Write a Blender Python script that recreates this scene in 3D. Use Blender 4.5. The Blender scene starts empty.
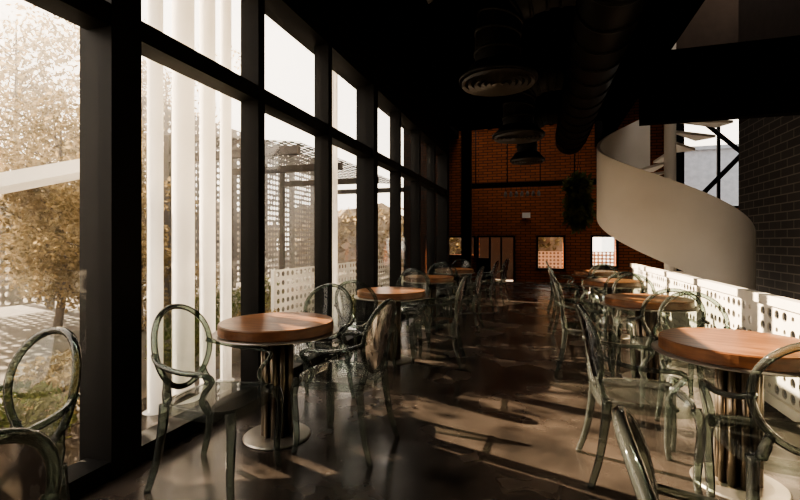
import bpy, math, random
from mathutils import Vector, Matrix
random.seed(7)
scene=bpy.context.scene
col=scene.collection
try: scene.view_settings.look='AgX - Medium High Contrast'
except Exception: pass
# ---------------------------------------------------------------- materials
def newmat(name):
    m=bpy.data.materials.new(name); m.use_nodes=True
    nt=m.node_tree; nt.nodes.clear()
    out=nt.nodes.new('ShaderNodeOutputMaterial')
    return m,nt,out
def pmat(name,c,rough=.5,metal=0,c2=None,scale=5,bump=0,spec=.5,r2=None,stretch=(1,1,1)):
    m,nt,out=newmat(name)
    b=nt.nodes.new('ShaderNodeBsdfPrincipled')
    b.inputs['Base Color'].default_value=(*c,1); b.inputs['Roughness'].default_value=rough
    b.inputs['Metallic'].default_value=metal; b.inputs['Specular IOR Level'].default_value=spec
    nt.links.new(b.outputs[0],out.inputs[0])
    tc=nt.nodes.new('ShaderNodeTexCoord'); mp=nt.nodes.new('ShaderNodeMapping'); mp.inputs['Scale'].default_value=stretch
    nt.links.new(tc.outputs['Object'],mp.inputs[0])
    n=nt.nodes.new('ShaderNodeTexNoise'); n.inputs['Scale'].default_value=scale; n.inputs['Detail'].default_value=8
    nt.links.new(mp.outputs[0],n.inputs['Vector'])
    if c2 is None: c2=tuple(x*.8 for x in c)
    r=nt.nodes.new('ShaderNodeValToRGB'); r.color_ramp.elements[0].position=.35; r.color_ramp.elements[1].position=.68
    r.color_ramp.elements[0].color=(*c2,1); r.color_ramp.elements[1].color=(*c,1)
    nt.links.new(n.outputs[0],r.inputs[0]); nt.links.new(r.outputs[0],b.inputs['Base Color'])
    if r2 is not None:
        mr=nt.nodes.new('ShaderNodeMapRange'); mr.inputs['From Min'].default_value=.3; mr.inputs['From Max'].default_value=.7
        mr.inputs['To Min'].default_value=rough; mr.inputs['To Max'].default_value=r2
        nt.links.new(n.outputs[0],mr.inputs[0]); nt.links.new(mr.outputs[0],b.inputs['Roughness'])
    if bump:
        bp=nt.nodes.new('ShaderNodeBump'); bp.inputs['Strength'].default_value=bump; bp.inputs['Distance'].default_value=.01
        nt.links.new(n.outputs[0],bp.inputs['Height']); nt.links.new(bp.outputs[0],b.inputs['Normal'])
    return m
def brickmat(name,c1,c2,mort,bw,bh,ms,axis='X',rough=.8):
    m,nt,out=newmat(name)
    b=nt.nodes.new('ShaderNodeBsdfPrincipled'); b.inputs['Roughness'].default_value=rough
    b.inputs['Specular IOR Level'].default_value=.25
    nt.links.new(b.outputs[0],out.inputs[0])
    g=nt.nodes.new('ShaderNodeNewGeometry'); s=nt.nodes.new('ShaderNodeSeparateXYZ'); cb=nt.nodes.new('ShaderNodeCombineXYZ')
    nt.links.new(g.outputs['Position'],s.inputs[0]); nt.links.new(s.outputs[axis],cb.inputs[0]); nt.links.new(s.outputs['Z'],cb.inputs[1])
    t=nt.nodes.new('ShaderNodeTexBrick'); t.inputs['Scale'].default_value=1
    t.inputs['Color1'].default_value=(*c1,1); t.inputs['Color2'].default_value=(*c2,1); t.inputs['Mortar'].default_value=(*mort,1)
    t.inputs['Brick Width'].default_value=bw; t.inputs['Row Height'].default_value=bh; t.inputs['Mortar Size'].default_value=ms
    nt.links.new(cb.outputs[0],t.inputs[0]); nt.links.new(t.outputs[0],b.inputs['Base Color'])
    bp=nt.nodes.new('ShaderNodeBump'); bp.inputs['Strength'].default_value=.5; bp.inputs['Distance'].default_value=.01; bp.invert=True
    nt.links.new(t.outputs['Fac'],bp.inputs['Height']); nt.links.new(bp.outputs[0],b.inputs['Normal'])
    return m
def clearmat(name,tint,diff,dfac,ior=1.45,rough=.04):
    m,nt,out=newmat(name)
    tr=nt.nodes.new('ShaderNodeBsdfTransparent'); tr.inputs[0].default_value=(*tint,1)
    df=nt.nodes.new('ShaderNodeBsdfDiffuse'); df.inputs[0].default_value=(*diff,1)
    gl=nt.nodes.new('ShaderNodeBsdfGlossy'); gl.inputs['Roughness'].default_value=rough
    m1=nt.nodes.new('ShaderNodeMixShader'); m1.inputs[0].default_value=dfac
    m2=nt.nodes.new('ShaderNodeMixShader'); fr=nt.nodes.new('ShaderNodeFresnel'); fr.inputs[0].default_value=ior
    nt.links.new(tr.outputs[0],m1.inputs[1]); nt.links.new(df.outputs[0],m1.inputs[2])
    nt.links.new(fr.outputs[0],m2.inputs[0]); nt.links.new(m1.outputs[0],m2.inputs[1]); nt.links.new(gl.outputs[0],m2.inputs[2])
    nt.links.new(m2.outputs[0],out.inputs[0]); return m
def leafmat(name,c,c2,tf=.5):
    m,nt,out=newmat(name)
    d=nt.nodes.new('ShaderNodeBsdfDiffuse'); t=nt.nodes.new('ShaderNodeBsdfTranslucent'); mx=nt.nodes.new('ShaderNodeMixShader'); mx.inputs[0].default_value=tf
    tc=nt.nodes.new('ShaderNodeTexCoord'); n=nt.nodes.new('ShaderNodeTexNoise'); n.inputs['Scale'].default_value=3
    r=nt.nodes.new('ShaderNodeValToRGB'); r.color_ramp.elements[0].position=.4; r.color_ramp.elements[1].position=.6
    r.color_ramp.elements[0].color=(*c,1); r.color_ramp.elements[1].color=(*c2,1)
    nt.links.new(tc.outputs['Object'],n.inputs[0]); nt.links.new(n.outputs[0],r.inputs[0])
    nt.links.new(r.outputs[0],d.inputs[0]); nt.links.new(r.outputs[0],t.inputs[0])
    nt.links.new(d.outputs[0],mx.inputs[1]); nt.links.new(t.outputs[0],mx.inputs[2]); nt.links.new(mx.outputs[0],out.inputs[0])
    return m
M_black=pmat('black_steel',(.006,.0055,.005),.6,spec=.15)
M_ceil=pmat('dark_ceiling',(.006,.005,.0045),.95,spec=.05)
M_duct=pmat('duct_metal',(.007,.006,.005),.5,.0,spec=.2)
M_floor=pmat('polished_concrete',(.070,.055,.045),.15,0,(.020,.0168,.0145),1.9,.08,.55,.34)
M_frame=clearmat('smoke_polycarbonate_frame',(.54,.60,.56),(.32,.34,.31),.09)
M_panel=clearmat('smoke_polycarbonate_panel',(.70,.74,.71),(.28,.30,.28),.06)
M_glass=clearmat('window_glass',(.95,.95,.94),(.8,.8,.8),.0)
M_wood=pmat('table_wood',(.36,.165,.070),.28,0,(.16,.068,.030),3.5,.02,.5,None,(1,9,1))
M_edge=pmat('table_edge_wood',(.20,.08,.035),.4,0,(.11,.045,.02),8,0,.5,None,(1,1,6))
M_disc=pmat('pale_metal_disc',(.36,.33,.30),.3,.6)
M_brass=pmat('bronze_tube',(.20,.165,.13),.3,.9)
M_steel=pmat('brushed_steel',(.50,.47,.42),.3,.85)
M_white=pmat('white_painted_steel',(.76,.72,.66),.45,0,(.68,.64,.57),2)
M_rib=pmat('stair_plaster',(.68,.62,.54),.65,0,(.62,.56,.48),1.2,spec=.2)
M_back=brickmat('orange_brick',(.32,.095,.030),(.23,.066,.021),(.07,.03,.013),.30,.09,.012,'X')
M_side=brickmat('dark_block',(.042,.036,.031),(.032,.027,.023),(.12,.105,.085),.42,.15,.010,'Y')
M_brown=pmat('brown_panel',(.030,.021,.016),.9,spec=.1)
M_dark=pmat('dark_plaster',(.012,.010,.009),.85,spec=.1)
M_ground=pmat('garden_soil',(.07,.05,.03),.9,0,(.035,.028,.016),3,.3)
M_bark=pmat('bark',(.08,.05,.03),.9,0,(.03,.02,.015),9,.4)
M_leaf1=leafmat('leaf_olive',(.13,.095,.045),(.32,.24,.13),.6)
M_leaf2=leafmat('leaf_green',(.06,.08,.03),(.17,.16,.065),.55)
M_pole=leafmat('white_pole_coating',(.85,.82,.76),(.9,.87,.82),.35)
M_conc=pmat('pale_concrete',(.30,.27,.23),.8)
M_facade=pmat('blue_grey_facade',(.20,.24,.30),.8)
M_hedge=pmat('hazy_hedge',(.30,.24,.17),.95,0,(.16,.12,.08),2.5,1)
M_lamp=pmat('grey_lamp',(.2,.19,.18),.4)
M_lamp_d=pmat('diffuser_ring',(.055,.046,.038),.4,spec=.5)
M_screen=pmat('brown_steel_screen',(.035,.026,.02),.6)
# ---------------------------------------------------------------- mesh builder
class MB:
    def __init__(s): s.v=[];s.f=[];s.m=[];s.s=[]
    def add(s,vs,fs,m=0,sm=False):
        o=len(s.v); s.v+= [tuple(v) for v in vs]
        for f in fs: s.f.append(tuple(i+o for i in f)); s.m.append(m); s.s.append(sm)
    def box(s,x0,x1,y0,y1,z0,z1,m=0):
        s.add([(x0,y0,z0),(x1,y0,z0),(x1,y1,z0),(x0,y1,z0),(x0,y0,z1),(x1,y0,z1),(x1,y1,z1),(x0,y1,z1)],
              [(0,3,2,1),(4,5,6,7),(0,1,5,4),(1,2,6,5),(2,3,7,6),(3,0,4,7)],m)
    def lathe(s,prof,cx=0,cy=0,n=48,m=0,sm=False,cap=True):
        vs=[];fs=[]
        for r,z in prof:
            for i in range(n):
                a=2*math.pi*i/n; vs.append((cx+r*math.cos(a),cy+r*math.sin(a),z))
        for k in range(len(prof)-1):
            for i in range(n):
                j=(i+1)%n; fs.append((k*n+i,k*n+j,(k+1)*n+j,(k+1)*n+i))
        s.add(vs,fs,m,sm)
        if cap:
            o=len(s.v)-len(vs)
            s.f.append(tuple(o+i for i in range(n))[::-1]); s.m.append(m); s.s.append(False)
            s.f.append(tuple(o+(len(prof)-1)*n+i for i in range(n))); s.m.append(m); s.s.append(False)
    def tube(s,pts,rad,n=8,m=0,closed=False,flat=1.0,sm=True):
        pts=[Vector(p) for p in pts]; N=len(pts)
        if not hasattr(rad,'__len__'): rad=[rad]*N
        up=None; vs=[];fs=[]
        for i,p in enumerate(pts):
            a=pts[(i-1)%N] if (closed or i>0) else p; b=pts[(i+1)%N] if (closed or i<N-1) else p
            t=(b-a).normalized()
            if up is None:
                up=Vector((0,0,1)) if abs(t.z)<.9 else Vector((1,0,0))
            u=(up-t*up.dot(t)).normalized(); w=t.cross(u); up=u
            for k in range(n):
                an=2*math.pi*k/n; vs.append(p+(u*math.cos(an)*flat+w*math.sin(an))*rad[i])
        for i in range(N if closed else N-1):
            j=(i+1)%N
            for k in range(n):
                l=(k+1)%n; fs.append((i*n+k,i*n+l,j*n+l,j*n+k))
        if not closed:
            fs.append(tuple(range(n))[::-1]); fs.append(tuple((N-1)*n+k for k in range(n)))
        s.add(vs,fs,m,sm)
    def build(s,name,mats,loc=(0,0,0),rot=0):
        me=bpy.data.meshes.new(name); me.from_pydata(s.v,[],s.f)
        for m in mats: me.materials.append(m)
        me.polygons.foreach_set('material_index',s.m); me.polygons.foreach_set('use_smooth',s.s); me.update()
        ob=bpy.data.objects.new(name,me); ob.location=loc; ob.rotation_euler=(0,0,rot); col.objects.link(ob); return ob
def inst(name,me,loc,rot=0,sc=1):
    ob=bpy.data.objects.new(name,me); ob.location=loc; ob.rotation_euler=(0,0,rot); ob.scale=(sc,)*3; col.objects.link(ob); return ob
def spline(P,n=6):
    P=[Vector(p) for p in P]; out=[]
    for i in range(len(P)-1):
        a=P[max(i-1,0)];b=P[i];c=P[i+1];d=P[min(i+2,len(P)-1)]
        for k in range(n):
            t=k/n; out.append(.5*((2*b)+(-a+c)*t+(2*a-5*b+4*c-d)*t*t+(-a+3*b-3*c+d)*t**3))
    out.append(P[-1]); return out
def lerp(a,b,n): return [a+(b-a)*i/(n-1) for i in range(n)]
def boxobj(name,dims,mat):
    b=MB(); b.box(*dims); return b.build(name,[mat])
# ---------------------------------------------------------------- room shell
WX=-2.22
boxobj('floor',(-3.1,1.78,-1.6,15,-.25,0),M_floor)
boxobj('floor_landing',(1.78,7.2,12.2,15,-.25,0),M_floor)
boxobj('floor_lower',(1.78,7.2,-1.6,12.2,-3.2,-3.0),M_dark)
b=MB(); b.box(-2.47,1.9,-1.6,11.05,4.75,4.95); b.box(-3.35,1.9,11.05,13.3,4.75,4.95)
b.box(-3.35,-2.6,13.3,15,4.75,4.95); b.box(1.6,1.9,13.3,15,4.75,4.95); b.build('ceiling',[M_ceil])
g=MB(); g.add([(-2.6,13.3,4.9),(1.6,13.3,4.9),(1.6,15,4.9),(-2.6,15,4.9)],[(0,1,2,3)]); g.build('window_20',[M_glass])  # unseen skylight pane; ceiling opening added so daylight reaches the back wall
boxobj('wall_rear',(-2.6,4.3,-1.9,-1.6,-3.2,5.0),M_dark)
b=MB()
for y in [1.0,3.3,5.6,7.9,10.2,12.5]: b.box(-2.2,1.9,y-.09,y+.09,4.4,4.75)
for x in [-1.4,.3,1.75]: b.box(x-.05,x+.05,-1.6,13.3,4.55,4.75)
b.build('trim_1',[M_ceil])
b=MB()
b.box(WX-.15,WX+.02,-1.6,11.0,0,.10)
b.box(WX-.15,WX+.02,-1.6,11.0,2.44,2.56)
b.box(WX-.25,WX+.04,-1.6,11.0,3.42,4.75)
for y in [-.7,.5,3.2,4.47,7.05,8.32,9.6]: b.box(WX-.14,WX+.03,y-.045,y+.045,0,3.42)
b.box(WX-.2,WX+.03,1.84,2.03,0,4.75)
b.box(WX-.2,WX+.06,5.74,5.90,0,4.75); b.box(WX-.2,WX+.06,10.82,11.05,0,4.75)
b.build('wall_left',[M_black])
ys=[-1.6,-.7,.5,1.84,1.92,3.2,4.47,5.82,7.05,8.32,9.6,10.9]
k=1
for a,c in zip(ys[:-1],ys[1:]):
    if a==1.84: continue
    g=MB(); X=WX-.06
    g.add([(X,a,.1),(X,c,.1),(X,c,2.46),(X,a,2.46)],[(0,1,2,3)]); g.add([(X,a,2.54),(X,c,2.54),(X,c,3.42),(X,a,3.42)],[(0,1,2,3)])
    g.build('window_%d'%k,[M_glass]); k+=1
ops=[(-3.0,-2.10,.85,1.43),(-1.94,-.83,.0,1.43),(-.06,.69,.45,1.43),(1.54,2.2,.55,1.43),(4.0,6.6,2.3,5.2)]
def wall_open(name,x0,x1,z0,z1,y0,y1,ops,mat):
    b=MB(); xs=sorted({x0,x1}|{o[0] for o in ops}|{o[1] for o in ops}); zs=sorted({z0,z1}|{o[2] for o in ops}|{o[3] for o in ops})
    for xa,xb in zip(xs[:-1],xs[1:]):
        for za,zb in zip(zs[:-1],zs[1:]):
            cx=(xa+xb)/2;cz=(za+zb)/2
            if any(o[0]<cx<o[1] and o[2]<cz<o[3] for o in ops): continue
            b.box(xa,xb,y0,y1,za,zb)
    return b.build(name,[mat])
wall_open('wall_back',-3.2,7.2,0,6.5,15,15.25,ops,M_back)
for i,o in enumerate(ops):
    b=MB(); t=.06
    x0,x1,z0,z1=o; ya,yb=14.93,14.995
    b.box(x0-t,x0,ya,yb,z0,z1+t); b.box(x1,x1+t,ya,yb,z0,z1+t); b.box(x0,x1,ya,yb,z1,z1+t)
    if z0>.1: b.box(x0-t,x1+t,ya,yb,z0-t,z0)
    if i==1:
        for q in (.33,.66): b.box(x0+(x1-x0)*q-.03,x0+(x1-x0)*q+.03,ya,yb,z0,z1)
        b.box(x0,x0+.38,ya,yb,0,.75)
    if i==4:
        for q in (.33,.66): b.box(x0+(x1-x0)*q-.04,x0+(x1-x0)*q+.04,ya,yb,z0,z1)
    b.add([(x0,14.96,z0),(x1,14.96,z0),(x1,14.96,z1),(x0,14.96,z1)],[(0,1,2,3)],1)
    b.build(('door_1' if i==1 else 'window_%d'%(k+i)),[M_black,M_glass])
boxobj('wall_left_far',(-3.35,-3.1,11.05,15.25,-.05,4.75),M_dark)
boxobj('wall_left_return',(-3.1,-2.42,11.05,11.25,0,4.75),M_dark)
boxobj('wall_right',(4.0,4.25,-1.6,11.2,-3.2,3.75),M_side)
boxobj('wall_right_upper',(4.0,4.25,-1.6,11.2,3.75,8.6),M_brown)
boxobj('wall_right_far',(7.2,7.4,11,15.2,-3.2,6.5),M_dark)
boxobj('wall_gallery',(4.25,7.2,11.0,11.2,-3.2,6.5),M_dark)
boxobj('wall_roof_well',(1.9,7.2,12.2,12.4,5.8,8.6),M_brown)
b=MB(); b.box(1.5,4.0,7.75,7.95,3.12,4.2); b.box(3.75,4.0,-1.6,7.75,3.65,4.6)
b.box(1.6,1.9,-1.6,15,4.2,4.75); b.box(1.5,1.7,7.75,7.95,4.2,4.75)
b.build('trim_2',[M_ceil])
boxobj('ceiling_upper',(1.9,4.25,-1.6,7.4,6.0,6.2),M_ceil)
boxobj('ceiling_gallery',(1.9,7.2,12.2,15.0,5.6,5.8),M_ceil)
b=MB(); b.box(1.75,1.9,-1.6,15,4.95,8.2); b.build('raised_sun_block_upstand',[M_brown])  # unseen upstand, raised tall to keep sun off the upper right wall
boxobj('steel_column',(-2.12,-1.86,12.6,12.85,0,4.75),M_black)
b=MB(); b.tube([(3.5,13.6,1.9),(6.4,13.6,5.2)],.06,6); b.tube([(3.5,13.6,5.0),(6.6,13.6,1.9)],.06,6); b.box(3.4,3.55,13.5,13.7,0,5.5); b.box(3.4,7.15,13.5,13.7,1.8,1.95)
b.build('steel_cross_brace',[M_black])
b=MB(); b.box(-2.2,3.3,13.9,14.05,2.93,3.08)
for i in range(6): b.tube([(-1.9+i*.95,13.97,3.0),(-1.9+i*.95,13.97,4.75)],.015,6)
for i in range(7):
    x=-1.0+i*.16; b.tube([(x,13.9,2.95),(x,13.9,2.8)],.006,5); b.lathe([(.02,2.8),(.05,2.72),(.045,2.64)],x,13.9,10,1)
b.build('hanging_light_rail',[M_black,M_lamp])
b=MB(); b.box(-.55,-.3,14.93,14.995,2.05,2.22); b.build('wall_sign',[M_white])
# ---------------------------------------------------------------- ducts / diffusers
def diffuser(x,y,z,r):
    b=MB()
    b.lathe([(r,z),(r,z+.035),(r*.8,z+.10),(r*.72,z+.16)],0,0,40,0,True,True)
    for q in (.92,.76,.6,.44,.28,.14):
        b.lathe([(r*q,z-.0),(r*q,z-.035),(r*(q-.08),z-.012)],0,0,40,1,False,False)
    X=.36-x
    pts=spline([(0,0,z+.15),(0,0,z+.50),(.10,0,z+.80),(X*.6,0,z+.95),(X,0,z+.95)],6)
    b.tube(pts,r*.58,20,0)
    for i in range(0,len(pts)-3,3):
        p,q=pts[i],pts[i+1]; d=(q-p).normalized()*.02; b.tube([p-d,p+d],r*.61,20,0)
    b.build('ceiling_air_diffuser',[M_duct,M_lamp_d],(x,y,0))
diffuser(-.43,4.87,2.98,.41); diffuser(-.34,7.6,3.0,.42); diffuser(-.26,9.9,3.0,.36)
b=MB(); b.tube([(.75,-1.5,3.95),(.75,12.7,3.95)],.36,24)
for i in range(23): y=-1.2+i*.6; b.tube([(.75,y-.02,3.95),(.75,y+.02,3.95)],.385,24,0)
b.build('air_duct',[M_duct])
def spot(x,y,l):
    b=MB(); b.tube([(0,0,4.75),(0,0,4.75-l)],.008,6); b.tube([(0,0,4.75-l),(.05,.05,4.65-l)],.035,12); b.build('ceiling_spotlight',[M_lamp],(x,y,0))
spot(-1.1,2.9,.75);spot(-1.0,3.9,.6);spot(-.1,4.3,.5);spot(-1.3,5.2,.5)
# ---------------------------------------------------------------- perforated panels
def perf(b,o,u,v,nu,nv,p,rf,m=0,seg=16):
    o=Vector(o);u=Vector(u);v=Vector(v)
    for i in range(nu):
        for j in range(nv):
            c=o+u*(p*(i+.5))+v*(p*(j+.5)); r=rf(i,j)
            vs=[];
            for q in range(seg):
                a=2*math.pi*q/seg; ca,sa=math.cos(a),math.sin(a); h=p/2/max(abs(ca),abs(sa))
                vs.append(c+u*ca*h+v*sa*h)
            if r<=0:
                b.add(vs,[tuple(range(seg))],m); continue
            for q in range(seg):
                a=2*math.pi*q/seg; vs.append(c+u*math.cos(a)*r+v*math.sin(a)*r)
            b.add(vs,[(q,(q+1)%seg,seg+(q+1)%seg,seg+q) for q in range(seg)],m)
b=MB()
def rf(i,j):
    if i%11 in(0,): return 0
    return .036 if (i//2+j)%3!=0 else .020
perf(b,(1.70,-.6,.12),(0,1,0),(0,0,1),91,6,.112,rf)
r=b.build('perforated_railing',[M_white])
md=r.modifiers.new('s','SOLIDIFY'); md.thickness=.012
b=MB(); b.box(1.66,1.74,-.6,9.65,.80,.87)
b.box(1.66,1.74,-.6,9.65,.05,.125)
for i in range(9): b.box(1.715,1.755,-.6+i*1.26,-.55+i*1.26,0,.82)
t=b.build('rail_frame',[M_white]); t.parent=r
# ---------------------------------------------------------------- spiral staircase
SX,SY,R=2.34,9.62,1.27
b=MB()
def topz(d): return 1.22+.95*d/90
N=150; d0,d1=-300,266; vs=[];fs=[]
for i in range(N+1):
    d=d0+(d1-d0)*i/N; a=math.radians(-d)
    for rr,zz in ((R,topz(d)),(R-.06,topz(d)),(R-.06,topz(d)-1.42),(R,topz(d)-1.42)):
        vs.append((rr*math.cos(a),rr*math.sin(a),max(zz,-2.98)))
for i in range(N):
    for q in range(4): fs.append((i*4+q,i*4+(q+1)%4,i*4+4+(q+1)%4,i*4+4+q))
fs.append((0,1,2,3)); fs.append((N*4,N*4+3,N*4+2,N*4+1))
b.add(vs,fs,0,True)
b.lathe([(.10,-3.0),(.10,5.2)],0,0,24,0,True)
for i in range(-14,21):
    d=i*18; z=topz(d)-1.05
    if z<-2.9: continue
    aa=[math.radians(-(d-1)),math.radians(-(d+9)),math.radians(-(d+17))]
    vs=[];
    for zz in (z-.05,z):
        for rr in (.09,R-.05):
            for a in aa: vs.append((rr*math.cos(a),rr*math.sin(a),zz))
    b.add(vs,[(0,1,4,3),(1,2,5,4),(6,9,10,7),(7,10,11,8),(0,3,9,6),(2,8,11,5),(3,4,10,9),(4,5,11,10),(0,6,7,1),(1,7,8,2)],0)
st=b.build('spiral_staircase',[M_rib],(SX,SY,0))
md=st.modifiers.new('e','EDGE_SPLIT'); md.split_angle=math.radians(40)
# ---------------------------------------------------------------- chair
def chair_mesh():
    b=MB()
    def outline(z,sc):
        pts=[]
        for i in range(36):
            a=2*math.pi*i/36; ca,sa=math.cos(a),math.sin(a); e=.55
            x=math.copysign(abs(ca)**e,ca)*.235*sc; y=math.copysign(abs(sa)**e,sa)*(.235+.10*x)*sc
            pts.append((x+.0,y,z))
        return pts
    n=36; rings=[outline(.405,.985),outline(.452,1.0),outline(.462,.985),outline(.455,.90)]
    vs=sum(rings,[]); fs=[]
    for k in range(3):
        for i in range(n): j=(i+1)%n; fs.append((k*n+i,k*n+j,k*n+n+j,k*n+n+i))
    b.add(vs,fs,0,True)
    b.add(rings[3],[tuple(range(n))],1)
    for s in (1,-1):
        P=spline([(.205,.205*s,.45),(.222,.222*s,.36),(.212,.216*s,.2),(.208,.212*s,.08),(.222,.22*s,.0)],5)
        b.tube(P,lerp(.026,.016,len(P)),8,0)
        P=spline([(-.20,.185*s,.45),(-.212,.188*s,.32),(-.240,.198*s,.15),(-.285,.21*s,.0)],5)
        b.tube(P,lerp(.026,.016,len(P)),8,0)
        P=spline([(-.255,.195*s,.70),(-.18,.245*s,.67),(-.05,.268*s,.648),(.08,.268*s,.645),(.135,.262*s,.63),(.135,.256*s,.60),(.09,.25*s,.55),(.075,.245*s,.50),(.11,.235*s,.445)],5)
        b.tube(P,.0155,8,0,flat=.8)
        P=spline([(-.205,.16*s,.45),(-.22,.15*s,.50),(-.232,.135*s,.56)],4)
        b.tube(P,[.022]*5+[.018]*(len(P)-5),8,0)
    def bp(a,q):
        y=.205*math.cos(a)*q*(1+.06*math.sin(a)); z=.705+.215*math.sin(a)*q
        x=-.215-.19*(z-.49)-.035*(1-(abs(y)/.21)**2)+.02
        return (x,y,z)
    b.tube([bp(2*math.pi*i/40,1) for i in range(40)],.0155,8,0,closed=True)
    n=40; vs=[];fs=[]
    for k,q in enumerate((.96,.7,.4,.12)):
        for i in range(n): vs.append(bp(2*math.pi*i/n,q))
    for k in range(3):
        for i in range(n): j=(i+1)%n; fs.append((k*n+i,k*n+j,k*n+n+j,k*n+n+i))
    fs.append(tuple(3*n+i for i in range(n)))
    b.add(vs,fs,1,True)
    return b.build('armchair',[M_frame,M_panel])
c0=chair_mesh(); CM=c0.data; bpy.data.objects.remove(c0)
def table_mesh():
    b=MB(); r=.368
    b.lathe([(r-.004,.695),(r,.699),(r,.754),(r-.006,.76)],0,0,72,1)
    b.add([((r-.007)*math.cos(2*math.pi*i/72),(r-.007)*math.sin(2*math.pi*i/72),.7605) for i in range(72)],[tuple(range(72))],0)
    b.lathe([(.400,.684),(.405,.687),(.405,.691),(.40,.694)],0,0,72,2)
    b.lathe([(.16,.660),(.16,.684)],0,0,32,2)
    b.lathe([(.055,.01),(.055,.66)],0,0,20,3,True)
    for i in range(10):
        a=2*math.pi*i/10; b.lathe([(.019,.016),(.019,.66)],.085*math.cos(a),.085*math.sin(a),12,3,True)
    b.lathe([(.215,.0),(.218,.006),(.21,.014),(.15,.018)],0,0,56,4)
    return b.build('round_cafe_table',[M_wood,M_edge,M_disc,M_brass,M_steel])
t0=table_mesh(); TM=t0.data; bpy.data.objects.remove(t0)
tabs=[(-1.66,2.60),(-1.54,4.63),(-1.60,6.62),(-1.58,8.6),(1.0,2.80),(.96,4.70),(.95,6.70),(.95,8.7),(-1.72,.55),(1.05,.95)]
for i,(x,y) in enumerate(tabs): inst('round_cafe_table',TM,(x,y,0),i*.7)
chairs=[(-1.64,2.03,2),(-1.19,2.62,176),(-1.66,3.12,-88),(-1.62,4.10,88),(-1.05,4.66,184),(-1.55,5.18,-95),
(-1.62,6.08,92),(-1.10,6.6,178),(-1.6,7.15,-90),(-1.6,8.05,90),(-1.05,8.45,175),(-1.58,9.15,-90),(-.95,9.7,170),
(.52,2.76,4),(.98,2.27,88),(1.0,3.34,-92),(.98,4.14,86),(.44,4.72,-4),(.98,5.25,-90),(.95,6.14,90),(.43,6.75,5),(.97,7.25,-90),(.95,8.15,92),(.42,8.7,0),
(-1.90,1.03,-95),(-1.28,.52,182),(.465,.98,-6)]
for x,y,h in chairs: inst('armchair',CM,(x,y,0),math.radians(h))
# ---------------------------------------------------------------- hanging plant at the back
def leaves(b,c,rad,n,size,m=0,droop=0):
    for i in range(n):
        while True:
            p=Vector([random.uniform(-1,1) for _ in range(3)])
            if p.length<1: break
        p=Vector((p.x*rad[0],p.y*rad[1],p.z*rad[2]))+Vector(c)
        a=Vector([random.gauss(0,1) for _ in range(3)]).normalized(); 
        if droop: a=(a+Vector((0,0,-droop))).normalized()
        w=a.cross(Vector([random.gauss(0,1) for _ in range(3)])).normalized()
        s=size*random.uniform(.6,1.3)
        b.add([p,p+a*s*.5+w*s*.22,p+a*s,p+a*s*.5-w*s*.22],[(0,1,2,3)],m)
b=MB(); b.lathe([(.10,0),(.16,.22)],0,0,16,1); 
for k_ in range(3): a=k_*2.1; b.tube([(.15*math.cos(a),.15*math.sin(a),.2),(0,0,.9),(0,0,2.15)],.005,4,1)
leaves(b,(0,0,.25),(.35,.3,.25),500,.2); leaves(b,(0,0,-.3),(.38,.3,.65),700,.22,0,1.5)
b.build('hanging_plant',[M_leaf2,M_black],(1.0,13.25,2.6))
# ---------------------------------------------------------------- exterior
boxobj('ground',(-60,WX-.15,-25,60,-.3,-.05),M_ground)
boxobj('ground_back',(WX-.15,40,15.3,60,-.3,-.05),M_conc)
b=MB(); b.box(3,16,21,25,-.05,5.0); b.box(3,16,20.9,21,5.0,5.15)
for i in range(8): b.box(3.4+i*1.5,4.3+i*1.5,20.93,21,1.2,2.6,1)
b.build('added_dimming_building',[M_facade,M_dark])  # building added to dim the stair window, blue-grey in place of sky
b=MB(); b.box(-2.6,-.4,16.6,18,-.05,2.6); b.box(-2.7,-.3,16.5,18.1,2.6,2.7)
b.build('added_dark_block',[M_screen])  # block added behind the door to darken what its panes show
b=MB(); perf(b,(-.2,16.2,.0),(1,0,0),(0,0,1),22,8,.12,lambda i,j:.04,0,8)
for i in range(4): b.box(-.2+i*.85,-.15+i*.85,16.21,16.26,-.05,.96)
b.build('terrace_railing',[M_white])
PO=[(2.70,.055),(2.98,.085),(3.26,.065),(3.50,.05),(5.62,.075),(5.82,.04)]
for y,r in PO:
    b=MB(); b.lathe([(r*1.6,-.05),(r*1.6,.0),(r,.005),(r,5.5)],0,0,20,0,True); b.build('white_pole',[M_pole],(-2.78,y,0))
b=MB()
perf(b,(-5.8,5.9,3.05),(1,0,-.12),(0,1,0),16,36,.15,lambda i,j:.05 if (i+j)%2 else .03,0,8)
for y in (5.9,7.4,9.3,11.2): b.box(-5.85,-3.4,y-.05,y+.05,2.58,2.70); b.box(-5.85,-5.75,y-.05,y+.05,-.05,3.02)
s1=b.build('perforated_canopy',[M_screen]); 
b=MB(); perf(b,(-8.4,7.8,.1),(0,1,0),(0,0,1),50,26,.17,lambda i,j:.055 if (i*7+j*3)%5 else .03,0,8)
for i in range(6): b.box(-8.55,-8.42,7.8+i*1.6-.05,7.8+i*1.6+.05,-.05,4.5)
b.build('perforated_facade',[M_screen])
b=MB(); perf(b,(-9.3,2.8,.1),(0,1,0),(0,0,1),26,15,.15,lambda i,j:.05,0,8)
for i in range(4): b.box(-9.45,-9.35,2.8+i*1.25-.05,2.8+i*1.25+.05,-.05,2.3)
b.build('perforated_screen',[M_screen])
b=MB(); perf(b,(-3.6,5.6,.1),(0,1,0),(0,0,1),40,6,.13,lambda i,j:.04,0,8); 
for i in range(5): b.box(-3.66,-3.61,5.6+i*1.3-.03,5.6+i*1.3+.03,-.05,.88)
b.build('garden_railing',[M_white])
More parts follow.
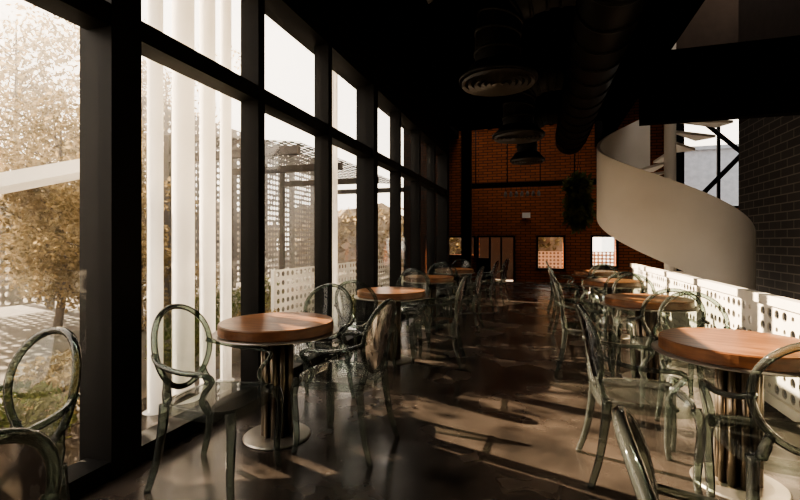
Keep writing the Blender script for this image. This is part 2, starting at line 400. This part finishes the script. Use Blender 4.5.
def slab(b,P,dirv,th):
    A,B=Vector(P[0]),Vector(P[1]); D=Vector(dirv); t=Vector((0,0,th))
    v=[A,B,B+D,A+D]; v=v+[p+t for p in v]
    b.add(v,[(0,3,2,1),(4,5,6,7),(0,1,5,4),(1,2,6,5),(2,3,7,6),(3,0,4,7)])
b=MB(); slab(b,((-3.50,2.94,1.93),(-4.75,1.63,1.38)),(-.55,.55,.06),.11)
b.box(-4.60,-4.54,2.1,2.16,-.05,1.55,1); b.box(-4.02,-3.97,3.1,3.15,-.05,1.86,1)
b.build('garden_canopy',[M_pole,M_screen])
def tree(name,loc,h,spread,nl,ls,lm,lo=.15,nb=24):
    b=MB()
    P=spline([(0,0,-.05),(.08,.05,h*.25),(-.05,.1,h*.55),(.1,0,h)],5); b.tube(P,lerp(.018*h+.01,.012,len(P)),8,0)
    for i in range(nb):
        z=h*random.uniform(lo,.95); a=random.uniform(0,6.28); L=spread*random.uniform(.4,1)
        e=Vector((math.cos(a)*L,math.sin(a)*L,z+L*.5)); mid=Vector((e.x*.5,e.y*.5,z+L*.35))
        Q=spline([(0,0,z),mid,e],4); b.tube(Q,lerp(.016,.005,len(Q)),5,0)
        leaves(b,e,(spread*.35,spread*.35,spread*.28),nl//(2*nb),ls,1); leaves(b,mid,(spread*.3,spread*.3,spread*.25),nl//(2*nb),ls,1)
    b.build(name,[M_bark,lm],loc)
tree('garden_tree',(-4.9,4.1,0),2.1,.8,9500,.06,M_leaf1)
tree('garden_tree',(-6.5,4.6,0),2.9,1.1,12000,.08,M_leaf1)
tree('garden_tree',(-7.6,6.4,0),3.1,1.2,12000,.09,M_leaf1)
tree('garden_tree',(-11.2,7.0,0),6.2,2.2,5600,.15,M_leaf1,.35,30)
tree('garden_tree',(-11.5,11.5,0),6.6,2.3,5000,.16,M_leaf1,.4,28)
tree('garden_tree',(-11.4,3.0,0),6.0,2.2,5200,.15,M_leaf1,.35,30)
for i,(x,y,s) in enumerate([(-2.98,1.2,.4),(-2.95,1.85,.38),(-3.3,2.4,.42),(-3.4,3.7,.5),(-3.2,4.6,.45),(-3.0,6.6,.4),(-3.0,8,.4),(-4.1,5.0,.6),(-5.6,5.2,.6),(-4.8,7.0,.6),(-6.6,7.6,.8)]):
    b=MB()
    for q in range(8): a=q*.8; b.tube([(0,0,-.05),(math.cos(a)*s*.3,math.sin(a)*s*.3,s*.6)],.008,4,0)
    leaves(b,(0,0,s*.55),(s*.7,s*.8,s*.6),1500,.055,1); b.build('shrub',[M_bark,M_leaf2 if i%2 else M_leaf1],(x,y,0))
def hedge(name,cx,y0,n,vert=True,zmax=3.4):
    b=MB(); vs=[];fs=[]
    for i in range(n):
        y=y0+i*.62
        for j in range(8):
            hgt=zmax+.5*math.sin(i*.35)+.3*math.sin(i*.9+1)
            p=(cx+random.uniform(-.3,.3),y,-.05+hgt*j/7+random.uniform(-.12,.12)*(j>0))
            vs.append(p if vert else (p[1],p[0],p[2]))
    for i in range(n-1):
        for j in range(7): fs.append((i*8+j,i*8+8+j,i*8+9+j,i*8+j+1))
    b.add(vs,fs)
    L=n*.31; c=(cx+.3,y0+L,zmax*.6) if vert else (y0+L,cx-.3,zmax*.6); r=(.6,L,zmax*.55) if vert else (L,.6,zmax*.55)
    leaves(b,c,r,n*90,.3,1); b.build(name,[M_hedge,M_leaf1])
hedge('distant_hedge',-21,-10,70); hedge('distant_hedge',20,-12,22,False,2.6)  # second hedge added to dim the sky seen in the back windows
m,nt,out=newmat('garden_haze_volume')
vsx=nt.nodes.new('ShaderNodeVolumeScatter'); vsx.inputs['Color'].default_value=(1,.90,.76,1); vsx.inputs['Density'].default_value=.021; vsx.inputs['Anisotropy'].default_value=.3
nt.links.new(vsx.outputs[0],out.inputs['Volume'])
boxobj('garden_haze',(-19.5,-3.4,-8,14,-.04,8.5),m)
# ---------------------------------------------------------------- light
w=bpy.data.worlds.new('sky'); scene.world=w; w.use_nodes=True; nt=w.node_tree
bg=nt.nodes['Background']
tc=nt.nodes.new('ShaderNodeTexCoord'); sp=nt.nodes.new('ShaderNodeSeparateXYZ'); rp=nt.nodes.new('ShaderNodeValToRGB')
nt.links.new(tc.outputs['Generated'],sp.inputs[0]); nt.links.new(sp.outputs['Z'],rp.inputs[0]); nt.links.new(rp.outputs[0],bg.inputs[0])
rp.color_ramp.elements[0].color=(1,.86,.70,1); rp.color_ramp.elements[1].color=(.84,.80,.76,1); rp.color_ramp.elements[0].position=.0; rp.color_ramp.elements[1].position=.9
bg.inputs[1].default_value=4.5
sd=bpy.data.lights.new('sun','SUN'); sd.energy=46; sd.color=(1,.78,.53); sd.angle=.007
so=bpy.data.objects.new('sun',sd); col.objects.link(so)
so.rotation_euler=Vector((1,-.32,-.60)).to_track_quat('-Z','Y').to_euler(); so.location=(-6,2,8)
# ---------------------------------------------------------------- camera
cd=bpy.data.cameras.new('camera'); co=bpy.data.objects.new('camera',cd); col.objects.link(co)
cd.sensor_width=36; cd.lens=20.25; cd.shift_y=-.01; cd.clip_start=.05
co.location=(0,0,1.28); co.rotation_euler=(math.radians(90),0,math.radians(17.3)); scene.camera=co
